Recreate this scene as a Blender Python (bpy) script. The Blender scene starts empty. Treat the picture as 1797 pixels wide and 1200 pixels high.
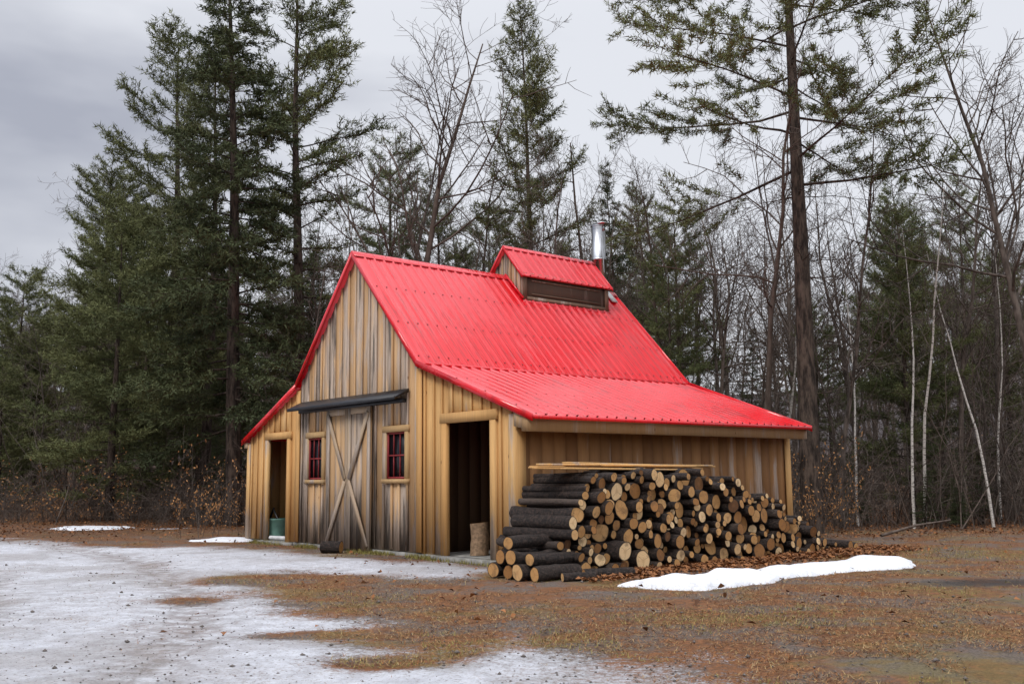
import bpy, math, random
import numpy as np
from mathutils import Matrix, Vector
rng=np.random.default_rng(7); random.seed(7)
S=bpy.context.scene
COL=S.collection
# ------------------------------------------------------------------ helpers
def nrm(v):
    v=np.asarray(v,float); return v/ (np.linalg.norm(v,axis=-1,keepdims=True)+1e-12)
class Geo:
    def __init__(s): s.V=[];s.F={3:[],4:[]};s.M={3:[],4:[]};s.T=[];s.UV=[];s.n=0
    def add(s,V,F,mat=0,tone=0.5,uv=None):
        V=np.asarray(V,float).reshape(-1,3);F=np.asarray(F,int)
        k=F.shape[1]
        s.F[k].append(F+s.n);s.M[k].append(np.full(len(F),mat,int))
        s.V.append(V)
        t=np.asarray(tone,float); s.T.append(np.full(len(V),float(t)) if t.ndim==0 else t)
        s.UV.append(np.zeros((len(V),2)) if uv is None else np.asarray(uv,float))
        s.n+=len(V)
    def hexa(s,P,mat=0,tone=.5):
        s.add(P,[[0,3,2,1],[4,5,6,7],[0,1,5,4],[1,2,6,5],[2,3,7,6],[3,0,4,7]],mat,tone)
    def box(s,x0,x1,y0,y1,z0,z1,mat=0,tone=.5):
        s.hexa([(x0,y0,z0),(x1,y0,z0),(x1,y1,z0),(x0,y1,z0),(x0,y0,z1),(x1,y0,z1),(x1,y1,z1),(x0,y1,z1)],mat,tone)
    def beam(s,a,b,w,h,up=(0,0,1),mat=0,tone=.5):
        a=np.array(a,float);b=np.array(b,float);d=nrm(b-a);u=np.array(up,float);sd=nrm(np.cross(d,u));u=nrm(np.cross(sd,d))
        P=[]
        for p in (a,b):
            for q in ((-1,-1),(1,-1),(1,1),(-1,1)): P.append(p+sd*w/2*q[0]+u*h/2*q[1])
        s.hexa(P,mat,tone)
    def tube(s,P,R,n=6,mat=0,tone=.5,cap=False):
        P=np.asarray(P,float);k=len(P);R=np.broadcast_to(np.asarray(R,float),(k,))
        T=np.gradient(P,axis=0);T=nrm(T)
        ref=np.array([0,0,1.]) if abs(T[0][2])<.9 else np.array([1.,0,0])
        A=nrm(np.cross(T,ref));B=np.cross(T,A)
        an=np.arange(n)*2*math.pi/n
        V=P[:,None,:]+R[:,None,None]*(np.cos(an)[None,:,None]*A[:,None,:]+np.sin(an)[None,:,None]*B[:,None,:])
        i=np.arange(k-1)[:,None]*n;j=np.arange(n)[None,:];j2=(j+1)%n
        Q=np.stack([i+j,i+j2,i+n+j2,i+n+j],-1).reshape(-1,4)
        s.add(V.reshape(-1,3),Q,mat,tone)
        if cap:
            c0=np.vstack([V[-1],P[-1][None]]);s.add(c0,[[a,(a+1)%n,n] for a in range(n)],mat,tone)
            c0=np.vstack([V[0],P[0][None]]);s.add(c0,[[(a+1)%n,a,n] for a in range(n)],mat,tone)
    def mesh(s,name,mats,smooth=False):
        me=bpy.data.meshes.new(name);V=np.vstack(s.V)
        f3=np.vstack(s.F[3]) if s.F[3] else np.zeros((0,3),int);f4=np.vstack(s.F[4]) if s.F[4] else np.zeros((0,4),int)
        m=np.concatenate(([np.concatenate(s.M[3])] if s.M[3] else [])+([np.concatenate(s.M[4])] if s.M[4] else []))
        L=np.concatenate([f3.ravel(),f4.ravel()])
        tot=np.concatenate([np.full(len(f3),3),np.full(len(f4),4)]);st=np.concatenate([[0],np.cumsum(tot)[:-1]])
        me.vertices.add(len(V));me.vertices.foreach_set('co',V.ravel().astype(np.float32))
        me.loops.add(len(L));me.loops.foreach_set('vertex_index',L.astype(np.int32))
        me.polygons.add(len(tot));me.polygons.foreach_set('loop_start',st.astype(np.int32));me.polygons.foreach_set('loop_total',tot.astype(np.int32))
        me.polygons.foreach_set('material_index',m.astype(np.int32))
        if smooth: me.polygons.foreach_set('use_smooth',np.ones(len(tot),bool))
        me.update(calc_edges=True)
        a=me.attributes.new('tone','FLOAT','POINT');a.data.foreach_set('value',np.concatenate(s.T).astype(np.float32))
        uv=np.vstack(s.UV)
        if np.any(uv):
            u=me.uv_layers.new(name='UVMap');u.data.foreach_set('uv',uv[L].ravel().astype(np.float32))
        for mt in mats: me.materials.append(mt)
        return me
    def obj(s,name,mats,parent=None,smooth=False,loc=None):
        o=bpy.data.objects.new(name,s.mesh(name,mats,smooth));COL.objects.link(o)
        if parent: o.parent=parent
        if loc is not None:o.location=loc
        return o
def empty(name,loc=(0,0,0),rz=0):
    e=bpy.data.objects.new(name,None);COL.objects.link(e);e.location=loc;e.rotation_euler=(0,0,rz);e.empty_display_size=.3;return e
class NT:
    def __init__(s,name):
        s.m=bpy.data.materials.new(name);s.m.use_nodes=True;s.t=s.m.node_tree;s.b=s.t.nodes['Principled BSDF'];s.out=s.t.nodes['Material Output']
    def n(s,ty,**k):
        nd=s.t.nodes.new(ty)
        for a,v in k.items(): setattr(nd,a,v)
        return nd
    def l(s,a,b): s.t.links.new(a,b)
    def set(s,inp,v):
        if isinstance(v,bpy.types.NodeSocket): s.l(v,inp)
        else: inp.default_value=v
    def co(s,scale=(1,1,1),kind='Object'):
        t=s.n('ShaderNodeTexCoord');m=s.n('ShaderNodeMapping');m.inputs['Scale'].default_value=scale;s.l(t.outputs[kind],m.inputs[0]);return m.outputs[0]
    def noise(s,vec,scale,detail=4,rough=.55):
        n=s.n('ShaderNodeTexNoise');s.l(vec,n.inputs['Vector']);n.inputs['Scale'].default_value=scale;n.inputs['Detail'].default_value=detail;n.inputs['Roughness'].default_value=rough;return n.outputs[0]
    def ss(s,v,a,b,lo=0,hi=1):
        n=s.n('ShaderNodeMapRange',interpolation_type='SMOOTHSTEP');s.set(n.inputs[0],v)
        for i,x in ((1,a),(2,b),(3,lo),(4,hi)): n.inputs[i].default_value=x
        return n.outputs[0]
    def math(s,op,a,b=0):
        n=s.n('ShaderNodeMath',operation=op);s.set(n.inputs[0],a);s.set(n.inputs[1],b);return n.outputs[0]
    def mix(s,f,a,b,mode='MIX'):
        n=s.n('ShaderNodeMix',data_type='RGBA',blend_type=mode);s.set(n.inputs[0],f)
        for i,v in ((6,a),(7,b)):
            if isinstance(v,tuple): v=(v[0],v[1],v[2],1)
            s.set(n.inputs[i],v)
        return n.outputs[2]
    def attr(s,name): 
        n=s.n('ShaderNodeAttribute');n.attribute_name=name;return n.outputs['Fac']
    def bump(s,h,st,dist=.02):
        n=s.n('ShaderNodeBump');n.inputs['Strength'].default_value=st;n.inputs['Distance'].default_value=dist;s.l(h,n.inputs['Height']);s.l(n.outputs[0],s.b.inputs['Normal'])
    def fin(s,col,rough=.8,spec=.3):
        if isinstance(col,tuple): col=(col[0],col[1],col[2],1)
        s.set(s.b.inputs['Base Color'],col);s.set(s.b.inputs['Roughness'],rough);s.b.inputs['Specular IOR Level'].default_value=spec;return s.m
def wood(name,ca,cb,grey=0.0,bottom=0.0,dark=(.05,.042,.036),knots=True,gable=0,dstreak=0.):
    t=NT(name);tone=t.attr('tone')
    off=t.n('ShaderNodeCombineXYZ');t.l(t.math('MULTIPLY',tone,37.),off.inputs[0]);t.l(t.math('MULTIPLY',tone,91.),off.inputs[2])
    add=t.n('ShaderNodeVectorMath',operation='ADD');tc=t.n('ShaderNodeTexCoord');t.l(tc.outputs['Object'],add.inputs[0]);t.l(off.outputs[0],add.inputs[1])
    def mp(sc):
        m=t.n('ShaderNodeMapping');m.inputs['Scale'].default_value=sc;t.l(add.outputs[0],m.inputs[0]);return m.outputs[0]
    grain=t.noise(mp((28,28,1.2)),1.6,6,.65);big=t.noise(mp((3.5,3.5,.55)),1.4,4,.6)
    c=t.mix(t.ss(tone,0,1),ca,cb)
    hue=t.math('FRACT',t.math('MULTIPLY',tone,7.31))
    c=t.mix(t.ss(hue,.55,1,0,.35),c,tuple(x*.55 for x in ca))
    c=t.mix(t.ss(grain,.35,.7,0,.45),c,t.mix(.5,c,(.16,.07,.025)),'MIX')
    if grey>0:
        sep=t.n('ShaderNodeSeparateXYZ');t.l(tc.outputs['Object'],sep.inputs[0])
        z=sep.outputs[2]
        w=t.math('ADD',big,t.math('MULTIPLY',t.math('SUBTRACT',tone,.5),.34))
        if bottom: w=t.math('ADD',w,t.ss(z,.0,1.15,bottom,0))
        if gable: w=t.math('ADD',w,t.ss(z,2.4,3.4,0,gable))
        g=t.ss(w,.62-grey*.3,.80-grey*.3)
        c=t.mix(t.math('MULTIPLY',g,.8),c,t.mix(t.ss(grain,.3,.7),(.50,.42,.36),(.26,.215,.185)))
        st=t.noise(mp((11,11,.45)),1.3,5,.7)
        dk=t.ss(t.math('ADD',st,t.math('MULTIPLY',w,.55)),1.0-grey*.16-dstreak,1.18-grey*.16-dstreak)
        c=t.mix(t.math('MULTIPLY',dk,.85),c,dark)
    if knots:
        v=t.n('ShaderNodeTexVoronoi');v.inputs['Scale'].default_value=3.2;t.l(mp((1.6,1.6,.75)),v.inputs['Vector'])
        c=t.mix(t.ss(v.outputs['Distance'],.03,.09,.75,0),c,(.12,.045,.015))
    t.bump(grain,.35,.01)
    return t.fin(c,.75,.25)
def plain(name,col,rough=.6,var=.25,scale=9,metal=0,spec=.4,bump=0):
    t=NT(name);n=t.noise(t.co(),scale,4);c2=tuple(x*(1-var) for x in col);c=t.mix(t.ss(n,.3,.7),col,c2)
    t.b.inputs['Metallic'].default_value=metal
    if bump:t.bump(n,bump,.02)
    return t.fin(c,rough,spec)
def vnoise(x,y,sc,seed=0):
    r=np.random.default_rng(seed).random((64,64));x=x/sc;y=y/sc;xi=np.floor(x).astype(int);yi=np.floor(y).astype(int);fx=x-xi;fy=y-yi
    fx=fx*fx*(3-2*fx);fy=fy*fy*(3-2*fy);g=lambda a,b:r[a%64,b%64]
    return (g(xi,yi)*(1-fx)+g(xi+1,yi)*fx)*(1-fy)+(g(xi,yi+1)*(1-fx)+g(xi+1,yi+1)*fx)*fy
def sdpoly(x,y,P):
    P=np.array(P,float);d=np.full(x.shape,1e9);ins=np.zeros(x.shape,bool)
    for i in range(len(P)):
        a=P[i];b=P[(i+1)%len(P)];e=b-a;wx=x-a[0];wy=y-a[1];t=np.clip((wx*e[0]+wy*e[1])/(e@e),0,1)
        d=np.minimum(d,(wx-t*e[0])**2+(wy-t*e[1])**2)
        c=((a[1]<=y)&(b[1]>y))|((b[1]<=y)&(a[1]>y))
        with np.errstate(all='ignore'): ins^=c&(x<(b[0]-a[0])*(y-a[1])/(b[1]-a[1]+1e-12)+a[0])
    return np.where(ins,np.sqrt(d),-np.sqrt(d))
# ------------------------------------------------------------------ ground
ROAD=[(-11.4,22.6),(-9.4,20.4),(-7.3,18.9),(-5.6,18.8),(-4.2,17.8),(-2.8,16.6),(-1.4,15.0),(-.2,13.5),(-.4,12.3),(-1.9,12.9),(-3.0,13.7),(-3.5,12.2),(-2.5,10.1),(-1.5,8.9),(-1.2,7.9),(-.6,7.3),(0,8.1),(.6,7.2),(1.6,6.4),(2.0,4.6),(-2,1),(-30,-10),(-40,30),(-22,27)]
HOLES=[((-2.9,12.9),1.0,.3),((-.95,6.9),.4,.3),((-1.8,8.2),.4,.25),((-3.4,10.6),.4,.3)]
def gz(x,y):
    x=np.asarray(x,float);y=np.asarray(y,float)
    d=np.hypot(x,y)
    h=np.clip((d-27)/30,0,1)**1.5*.9+np.clip((d-60)/120,0,1)**1.2*18*(.75+.5*vnoise(x+500,y+500,60,3))
    b=.04*(vnoise(x+200,y+200,2.3,1)-.5)+.05*(vnoise(x+200,y+200,6.,2)-.5)+.016*(vnoise(x+200,y+200,.45,14)-.5)
    lx=(x+2.7416)*.6444-(y-17.2359)*.7647;ly=(x+2.7416)*.7647+(y-17.2359)*.6444
    near=np.clip(np.maximum(np.abs(lx-.8)-5.2,np.abs(ly-3)-4.0),0,1)
    return h+b*near
def snowmask(x,y):
    s=sdpoly(x,y,ROAD)
    m=np.minimum(s/.8,1.05)
    m=m+.9*(vnoise(x+100,y+100,.9,5)-.5)+.5*(vnoise(x+100,y+100,.33,6)-.5)+.45*(vnoise(x*.6+100,y+100,2.2,9)-.5)
    for (cx,cy),a,b in HOLES: m=m-1.4*np.exp(-((x-cx)/a)**2-((y-cy)/b)**2)
    for cx,cy,a,b in ((-11.2,26.5,1.6,.5),(-5.75,20.4,.55,.35),(-8.8,25.6,1.0,.25)):
        m=np.maximum(m,1.2-1.6*np.sqrt(((x-cx)/a)**2+((y-cy)/b)**2))
    return np.clip(m*.5+.5,0,1)
def track(x,y):
    r=np.hypot(x+27,y-2.5);q=.6*(vnoise(x+90,y+90,3,8)-.5)
    return np.maximum(.8*np.exp(-((r-24.75-q)/.35)**2),.6*np.exp(-((r-22.9-q)/.3)**2))
def lines(a,b,st,far):
    c=list(np.arange(a,b,st));s=st;v=b
    while v<far: s*=1.22;v+=s;c.append(v)
    s=st;v=a;pre=[]
    while v>-far: s*=1.22;v-=s;pre.append(v)
    return np.array(pre[::-1]+c)
gx=lines(-13,11,.085,420);gy=lines(4.5,27,.085,420)
X,Y=np.meshgrid(gx,gy);Z=gz(X,Y);sm=snowmask(X,Y)
Z=Z+.018*np.clip(sm-.45,0,.5)-.02*track(X,Y)*(sm>.5)
nx,ny=len(gx),len(gy)
i=(np.arange(ny-1)[:,None]*nx+np.arange(nx-1)[None,:]).ravel()
G=Geo();G.add(np.stack([X,Y,Z],-1).reshape(-1,3),np.stack([i,i+1,i+nx+1,i+nx],-1),0,sm.ravel())
t=NT('ground_mat');co=t.co();sn=t.attr('tone')
n1=t.noise(co,1.1,5,.6);n2=t.noise(co,14,6,.7);n3=t.noise(co,60,4,.7);n4=t.noise(co,.5,4,.6);n5=t.noise(co,5.5,5,.65);n6=t.noise(co,34,5,.75)
needle=t.mix(t.ss(n2,.3,.72),(.28,.12,.05),(.10,.054,.03))
gravel=t.mix(t.ss(n3,.3,.7),(.22,.175,.145),(.07,.056,.05))
grassc=t.mix(t.ss(n3,.3,.7),(.24,.19,.06),(.12,.10,.035))
c=t.mix(t.ss(n1,.44,.58),needle,gravel)
c=t.mix(t.ss(n5,.52,.66,0,.75),c,needle)
c=t.mix(t.ss(t.math('ADD',n4,t.math('MULTIPLY',n5,.4)),.70,.82,0,.5),c,grassc)
c=t.mix(t.ss(n6,.5,.72,0,.7),c,(.035,.024,.018))
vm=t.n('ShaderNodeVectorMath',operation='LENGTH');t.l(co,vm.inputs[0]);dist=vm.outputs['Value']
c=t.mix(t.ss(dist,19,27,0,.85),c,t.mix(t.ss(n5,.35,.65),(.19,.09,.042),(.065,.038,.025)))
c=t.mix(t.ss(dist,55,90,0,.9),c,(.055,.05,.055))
def ell(cx,cy,a,b):
    s2=t.n('ShaderNodeMapping');s2.inputs['Location'].default_value=(-cx/a,-cy/b,0);s2.inputs['Scale'].default_value=(1/a,1/b,0);t.l(co,s2.inputs[0])
    v=t.n('ShaderNodeVectorMath',operation='LENGTH');t.l(s2.outputs[0],v.inputs[0]);return v.outputs['Value']
c=t.mix(t.ss(t.math('ADD',ell(5.4,11.2,1.2,.55),t.math('MULTIPLY',n5,1.0)),.8,1.6,.8,0),c,(.03,.026,.024))
edge=t.math('ADD',sn,t.math('ADD',t.math('MULTIPLY',t.math('SUBTRACT',n2,.5),1.2),t.math('MULTIPLY',t.math('SUBTRACT',n3,.5),1.1)))
roadc=t.mix(t.ss(n3,.3,.7),(.34,.30,.28),(.12,.10,.09))
c=t.mix(t.ss(sn,.5,.9,0,.8),c,roadc)
sfac=t.ss(edge,.46,.92)
tr=t.attr('track');sf2=t.math('MULTIPLY',sfac,t.math('SUBTRACT',1.0,t.math('MULTIPLY',tr,t.ss(n5,.35,.6,.2,.9))))
sf2=t.math('MULTIPLY',sf2,t.ss(n6,.54,.64,1,.18))
sf2=t.math('MULTIPLY',sf2,t.ss(n4,.46,.62,1,.6))
c=t.mix(t.math('MULTIPLY',sf2,.92),c,t.mix(t.ss(n5,.3,.7),(.70,.72,.77),(.50,.51,.55)))
hb=t.math('ADD',t.math('MULTIPLY',n2,.5),t.math('MULTIPLY',n3,.5));t.bump(hb,1.0,.04)
gm=t.fin(c,.85,.2)
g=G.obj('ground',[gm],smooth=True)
a=g.data.attributes.new('track','FLOAT','POINT');a.data.foreach_set('value',track(X,Y).ravel().astype(np.float32))
def bldlocal(x,y): return (x+2.7416)*.6444-(y-17.2359)*.7647,(x+2.7416)*.7647+(y-17.2359)*.6444
def outside(x,y):
    lx,ly=bldlocal(x,y);return ~((lx>-4.2)&(lx<4.4)&(ly>-.05)&(ly<6.5))
def scatter_blades(name,N,box,mat,cond,L=(.03,.07),up=.35,w=.004):
    x=rng.uniform(box[0],box[1],N);u=rng.random(N);y=box[2]*(box[3]/box[2])**u
    x=x*(y/box[3])
    k=cond(x,y);x=x[k];y=y[k];n=len(x);z=gz(x,y)
    an=rng.uniform(0,2*math.pi,n);el=np.abs(rng.normal(0,up,n));l=rng.uniform(*L,n)
    d=np.stack([np.cos(an)*np.cos(el),np.sin(an)*np.cos(el),np.sin(el)],-1);p=np.stack([x,y,z+.006],-1)
    s=nrm(np.cross(d,[0,0,1.]))*w
    ww=(.5+.05*y)[:,None];V=np.stack([p-s*ww,p+s*ww,p+d*l[:,None]],1).reshape(-1,3)
    T=np.repeat(rng.random(n),3)
    g=Geo();g.add(V,np.arange(3*n).reshape(-1,3),0,T);return g.obj(name,[mat])
t=NT('needle_litter');tn=t.attr('tone');r=t.n('ShaderNodeValToRGB');t.l(tn,r.inputs[0]);e=r.color_ramp.elements
e[0].position=0;e[0].color=(.04,.024,.015,1);e[1].position=1;e[1].color=(.33,.25,.10,1)
for p_,c_ in ((.35,(.17,.07,.028,1)),(.7,(.33,.15,.055,1)),(.88,(.40,.29,.15,1))):
    q=r.color_ramp.elements.new(p_);q.color=c_
litter=t.fin(r.outputs[0],.8,.15)
scatter_blades('dead_grass',210000,(-12,12,5,24),litter,lambda x,y:outside(x,y)&(rng.random(len(x))>np.clip(snowmask(x,y)*2.0-.45,0,.98))&(vnoise(x+40,y+40,1.6,11)+.7*vnoise(x+40,y+40,.35,12)+.25*rng.random(len(x))>.80),L=(.025,.065),up=.28,w=.0032)
t=NT('grass_green');tn=t.attr('tone');gg=t.fin(t.mix(tn,(.14,.14,.035),(.32,.26,.09)),.8,.15)
scatter_blades('grass',60000,(-9,9,5,17),gg,lambda x,y:outside(x,y)&(snowmask(x,y)<.5)&(vnoise(x+10,y+10,1.7,21)+.4*vnoise(x,y+30,.3,22)>.84),L=(.025,.055),up=.6,w=.0028)
def facade_grass():
    n=5000;u=rng.uniform(-4.3,4.3,n);v=-np.abs(rng.normal(0,.14,n))-.02;k=vnoise(u+20,v+20,.5,33)>.45;u=u[k];v=v[k];n=len(u)
    x=-2.7416+u*.6444+v*.7647;y=17.2359-u*.7647+v*.6444
    an=rng.uniform(0,6.28,n);el=rng.uniform(.6,1.5,n);l=rng.uniform(.03,.10,n)
    d=np.stack([np.cos(an)*np.cos(el),np.sin(an)*np.cos(el),np.sin(el)],-1);p=np.stack([x,y,gz(x,y)],-1);s=nrm(np.cross(d,[0,0,1.]))*.005
    g=Geo();g.add(np.stack([p-s,p+s,p+d*l[:,None]],1).reshape(-1,3),np.arange(3*n).reshape(-1,3),0,np.repeat(rng.random(n),3));g.obj('grass_tufts',[gg])
facade_grass()
def leaves(name,x,y,size=(.026,.046)):
    n=len(x);z=gz(x,y)+.012+rng.random(n)*.03
    a1=nrm(rng.normal(0,1,(n,3))*[1,1,.35]);b1=nrm(np.cross(a1,nrm(rng.normal(0,.4,(n,3))+[0,0,1])));s=rng.uniform(*size,n)[:,None]
    p=np.stack([x,y,z],-1);up=np.array([0,0,1.])*s*.35
    V=np.stack([p-a1*s,p-b1*s*.6+up,p+a1*s,p+b1*s*.6+up],1).reshape(-1,3);i=np.arange(n)[:,None]*4
    g=Geo();g.add(V,np.vstack([i+[0,1,2],i+[0,2,3]]),0,np.repeat(rng.random(n),4));return g.obj(name,[leafm])
t=NT('dry_leaf');tn=t.attr('tone');leafm=t.fin(t.mix(tn,(.09,.04,.02),(.32,.135,.05)),.7,.2)
def loc2w(u,v): return -2.7416+u*.6444+v*.7647,17.2359-u*.7647+v*.6444
u=6.0+np.abs(rng.normal(0,.45,5200))-.15;v=rng.uniform(-.8,6.5,5200);xa,ya=loc2w(u,v)
xb=rng.uniform(-15,16,12000);yb=rng.uniform(19.5,32,12000);k=outside(xb,yb)&((yb>24)|(xb>4.5)|(rng.random(12000)<.2));
xc=rng.uniform(-3,9,400);yc=rng.uniform(8,19,400);kc=outside(xc,yc)
leaves('fallen_leaves',np.concatenate([xa,xb[k],xc[kc]]),np.concatenate([ya,yb[k],yc[kc]]))
def stones():
    g=Geo();n=4200;y=5*(24/5)**rng.random(n);x=rng.uniform(-.62,.45,n)*y;s=rng.uniform(.004,.013,n)*(1+ (rng.random(n)<.05)*1.2)
    z=gz(x,y);o=np.array([[1,0,0],[0,1,0],[-1,0,0],[0,-1,0],[0,0,.7],[0,0,-.5]],float)
    V=np.stack([x,y,z+s*.3+.004],-1)[:,None,:]+s[:,None,None]*o[None]*rng.uniform(.6,1.2,(n,6,1));F=np.array([[0,1,4],[1,2,4],[2,3,4],[3,0,4],[1,0,5],[2,1,5],[3,2,5],[0,3,5]])
    k=outside(x,y);V=V[k];n=len(V)
    g.add(V.reshape(-1,3),(np.arange(n)[:,None,None]*6+F[None]).reshape(-1,3),0,np.repeat(rng.random(n),6));g.obj('gravel',[plain('stone',(.17,.145,.13),.9,.5,30)])
stones()
snowm=NT('snow');_n=snowm.noise(snowm.co(),9,6,.65);_n2=snowm.noise(snowm.co(),45,4,.7);snowm.bump(_n,.8,.06)
snowmat=snowm.fin(snowm.mix(snowm.ss(_n2,.45,.75,0,.6),(.76,.78,.82),(.48,.46,.45)),.6,.3)
def snowpatch(name,P,th,st=.05):
    P=np.array(P);x0,y0=P.min(0)-.2;x1,y1=P.max(0)+.2;xs=np.arange(x0,x1,st);ys=np.arange(y0,y1,st);X,Y=np.meshgrid(xs,ys)
    s=sdpoly(X,Y,P)+.26*(vnoise(X+30,Y+30,.45,40)-.5)+.12*(vnoise(X+30,Y+30,.12,41)-.5)
    h=np.where(s>0,th*np.sqrt(np.clip(s/.22,0,1))*(.5+1.0*vnoise(X+30,Y+30,.3,42)),-.03+np.clip(s,-.5,0)*.3)
    Z=gz(X,Y)+h;nx,ny=len(xs),len(ys);i=(np.arange(ny-1)[:,None]*nx+np.arange(nx-1)[None,:]).ravel()
    g=Geo();g.add(np.stack([X,Y,Z],-1).reshape(-1,3),np.stack([i,i+1,i+nx+1,i+nx],-1));return g.obj(name,[snowmat],smooth=True)
snowpatch('snow_patch',[(1.2,11.3),(1.5,10.85),(1.95,10.65),(2.5,11.1),(3.0,11.6),(3.6,12.1),(4.2,12.6),(4.8,12.9),(5.3,13.4),(5.6,14.1),(5.2,14.3),(4.5,13.9),(3.7,13.2),(3.0,12.65),(2.3,12.1),(1.75,11.8)],.09,.04)
snowpatch('snow_patch',[(-6.6,20.5),(-5.6,19.9),(-5.15,20.1),(-5.3,20.7),(-6.1,20.9)],.05)
snowpatch('snow_patch',[(-12.3,26.2),(-11.3,25.6),(-10.2,25.7),(-9.9,26.4),(-10.9,27.2),(-11.8,27.)],.05,.08)
# ------------------------------------------------------------------ barn
W=2.0;T=3.079;T1=3.003;H=5.193;A=2.2735;Bb=2.80;E1=2.0;E2=2.06;L=6.438;OV=.10
XR=4.341;XL=-4.128
barn=empty('wooden_barn',(-2.7416,17.2359,0),-.8707)
m_fresh=wood('pine_boards_fresh',(.60,.33,.12),(.72,.45,.19),grey=.10,bottom=.16)
m_weath=wood('pine_boards_weathered',(.52,.32,.16),(.66,.44,.24),grey=.63,bottom=.27,gable=.07,dstreak=.045)
m_trim=wood('trim_boards',(.50,.32,.15),(.60,.40,.19),grey=.3,bottom=.1)
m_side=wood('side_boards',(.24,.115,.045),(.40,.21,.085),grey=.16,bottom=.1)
m_dark=wood('dark_boards',(.075,.05,.038),(.13,.085,.06),grey=.3,knots=False)
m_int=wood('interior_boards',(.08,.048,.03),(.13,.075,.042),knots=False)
t=NT('red_metal_roof');co=t.co((.5,9,.5));na=t.noise(co,1.6,6,.65);nb=t.noise(t.co(),.6,3,.5);nc=t.noise(t.co((1.0,24,1.0)),1.6,5,.65)
sp=t.n('ShaderNodeSeparateXYZ');t.l(t.co(),sp.inputs[0])
wv_=t.math('ADD',t.math('ADD',t.math('MULTIPLY',na,1.3),t.math('MULTIPLY',nb,1.0)),t.math('ADD',t.math('MULTIPLY',sp.outputs[2],-.15),t.math('MULTIPLY',sp.outputs[1],.045)))
wet=t.ss(wv_,.46,.68)
red=t.mix(wet,(.68,.03,.042),(.70,.002,.010))
red=t.mix(t.math('MULTIPLY',t.ss(nc,.50,.64,0,.75),wet),red,(.36,.001,.006))  # darker red streaks mixed into the colour as tree reflections on wet metal
t.b.inputs['Coat Weight'].default_value=.3;t.b.inputs['Coat Roughness'].default_value=.08
rgh=t.n('ShaderNodeMapRange');t.l(wet,rgh.inputs[0]);rgh.inputs[3].default_value=.42;rgh.inputs[4].default_value=.14
t.bump(nc,.3,.012)
m_red=t.fin(red,rgh.outputs[0],.38)
m_redw=plain('red_window_paint',(.26,.018,.02),.5,.3)
m_glass=plain('dark_glass',(.012,.012,.015),.2,.3,spec=.25)
m_conc=plain('concrete',(.32,.31,.285),.9,.45,7,bump=.4)
m_black=plain('black_hood',(.025,.026,.031),.45,.4)
m_steel=plain('stainless_steel',(.62,.63,.65),.28,.15,4,metal=1)
def ztop(x):
    if x<-W: return T1+(x+W)*(T1-E1)/A
    if x<0: return H+x*(H-T1)/W
    if x<W: return H-x*(H-T)/W
    return T-(x-W)*(T-E2)/Bb
def boards(g,u0,u1,zt,z0,ops,fn,mat=0,sp=.235,bat=True,tb=0,extra=(),gap=0.):
    cuts=[u0,u1]+[u for o in ops for u in o[:2] if u0<u<u1]+[e for e in extra if u0<e<u1]
    k0=math.ceil((u0+.03)/sp);seams=[]
    u=k0*sp
    while u<u1-.03: seams.append(u+(random.uniform(-.018,.018) if bat else 0));u+=sp
    cuts=sorted(set([round(c,4) for c in cuts+seams]))
    def segs(a,b):
        S_=[(z0,None)]
        for o in sorted(ops,key=lambda o:o[2]):
            if a<o[1]-.001 and b>o[0]+.001:
                lo=S_[-1][0];S_=S_[:-1]
                if o[2]>lo+.02: S_.append((lo,o[2]))
                S_.append((o[3],None))
        return S_
    def piece(a,b,lo,hi,d0,d1,tone):
        za=zt(a)-.05 if hi is None else hi;zb=zt(b)-.05 if hi is None else hi
        P=[fn(a,d0,lo),fn(b,d0,lo),fn(b,d1,lo),fn(a,d1,lo),fn(a,d0,za),fn(b,d0,zb),fn(b,d1,zb),fn(a,d1,za)]
        g.hexa(P,mat,tone)
    for a,b in zip(cuts[:-1],cuts[1:]):
        if b-a<.004: continue
        rr=random.Random(int(math.floor((a+b)/2/sp))*13+tb);tone=rr.random();dd=rr.random()*.006 if gap else 0
        for lo,hi in segs(a,b): piece(a,b-gap,lo,hi,-dd,.025,tone)
    if bat:
        for s_ in seams:
            tone=random.random();hw=.021+random.random()*.006;bo=random.uniform(.0,.025)
            for lo,hi in segs(s_-hw,s_+hw): piece(s_-hw,s_+hw,lo+bo,hi,-.026,-.0005,tone)
front=lambda y0:(lambda u,d,z:(u,y0+d,z))
wl=[(-1.6097,-1.0967,1.2136,1.9756),(1.037,1.5876,1.2136,1.9756)]
g=Geo();boards(g,-W,W,ztop,.07,wl,front(0.),0,extra=(0.,));g.obj('front_wall',[m_weath],barn)
g=Geo();boards(g,W,XR,ztop,.06,[(2.72,3.78,.0,2.05)],front(.004),0,tb=5);boards(g,XL,-W,ztop,.06,[(-3.235,-2.433,.0,2.0)],front(.004),0,tb=9)
g.obj('lean_to_front_walls',[m_fresh],barn)
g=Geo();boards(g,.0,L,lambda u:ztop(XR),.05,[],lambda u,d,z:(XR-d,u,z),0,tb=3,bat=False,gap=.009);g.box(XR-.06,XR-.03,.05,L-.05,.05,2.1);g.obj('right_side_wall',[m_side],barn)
g=Geo();boards(g,.03,L,lambda u:ztop(XL),.05,[],lambda u,d,z:(XL+d,u,z),0,tb=4);g.obj('left_side_wall',[m_fresh],barn)
g=Geo();boards(g,XL,XR,ztop,.05,[],lambda u,d,z:(u,L-d+.02,z),0,tb=6,extra=(-W,0,W));g.obj('back_wall',[m_weath],barn)
g=Geo()
for x in (-W,W): boards(g,.06,L-.06,lambda u:2.95,.05,[],lambda u,d,z,x=x:(x+d,u,z),0,tb=8)
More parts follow.
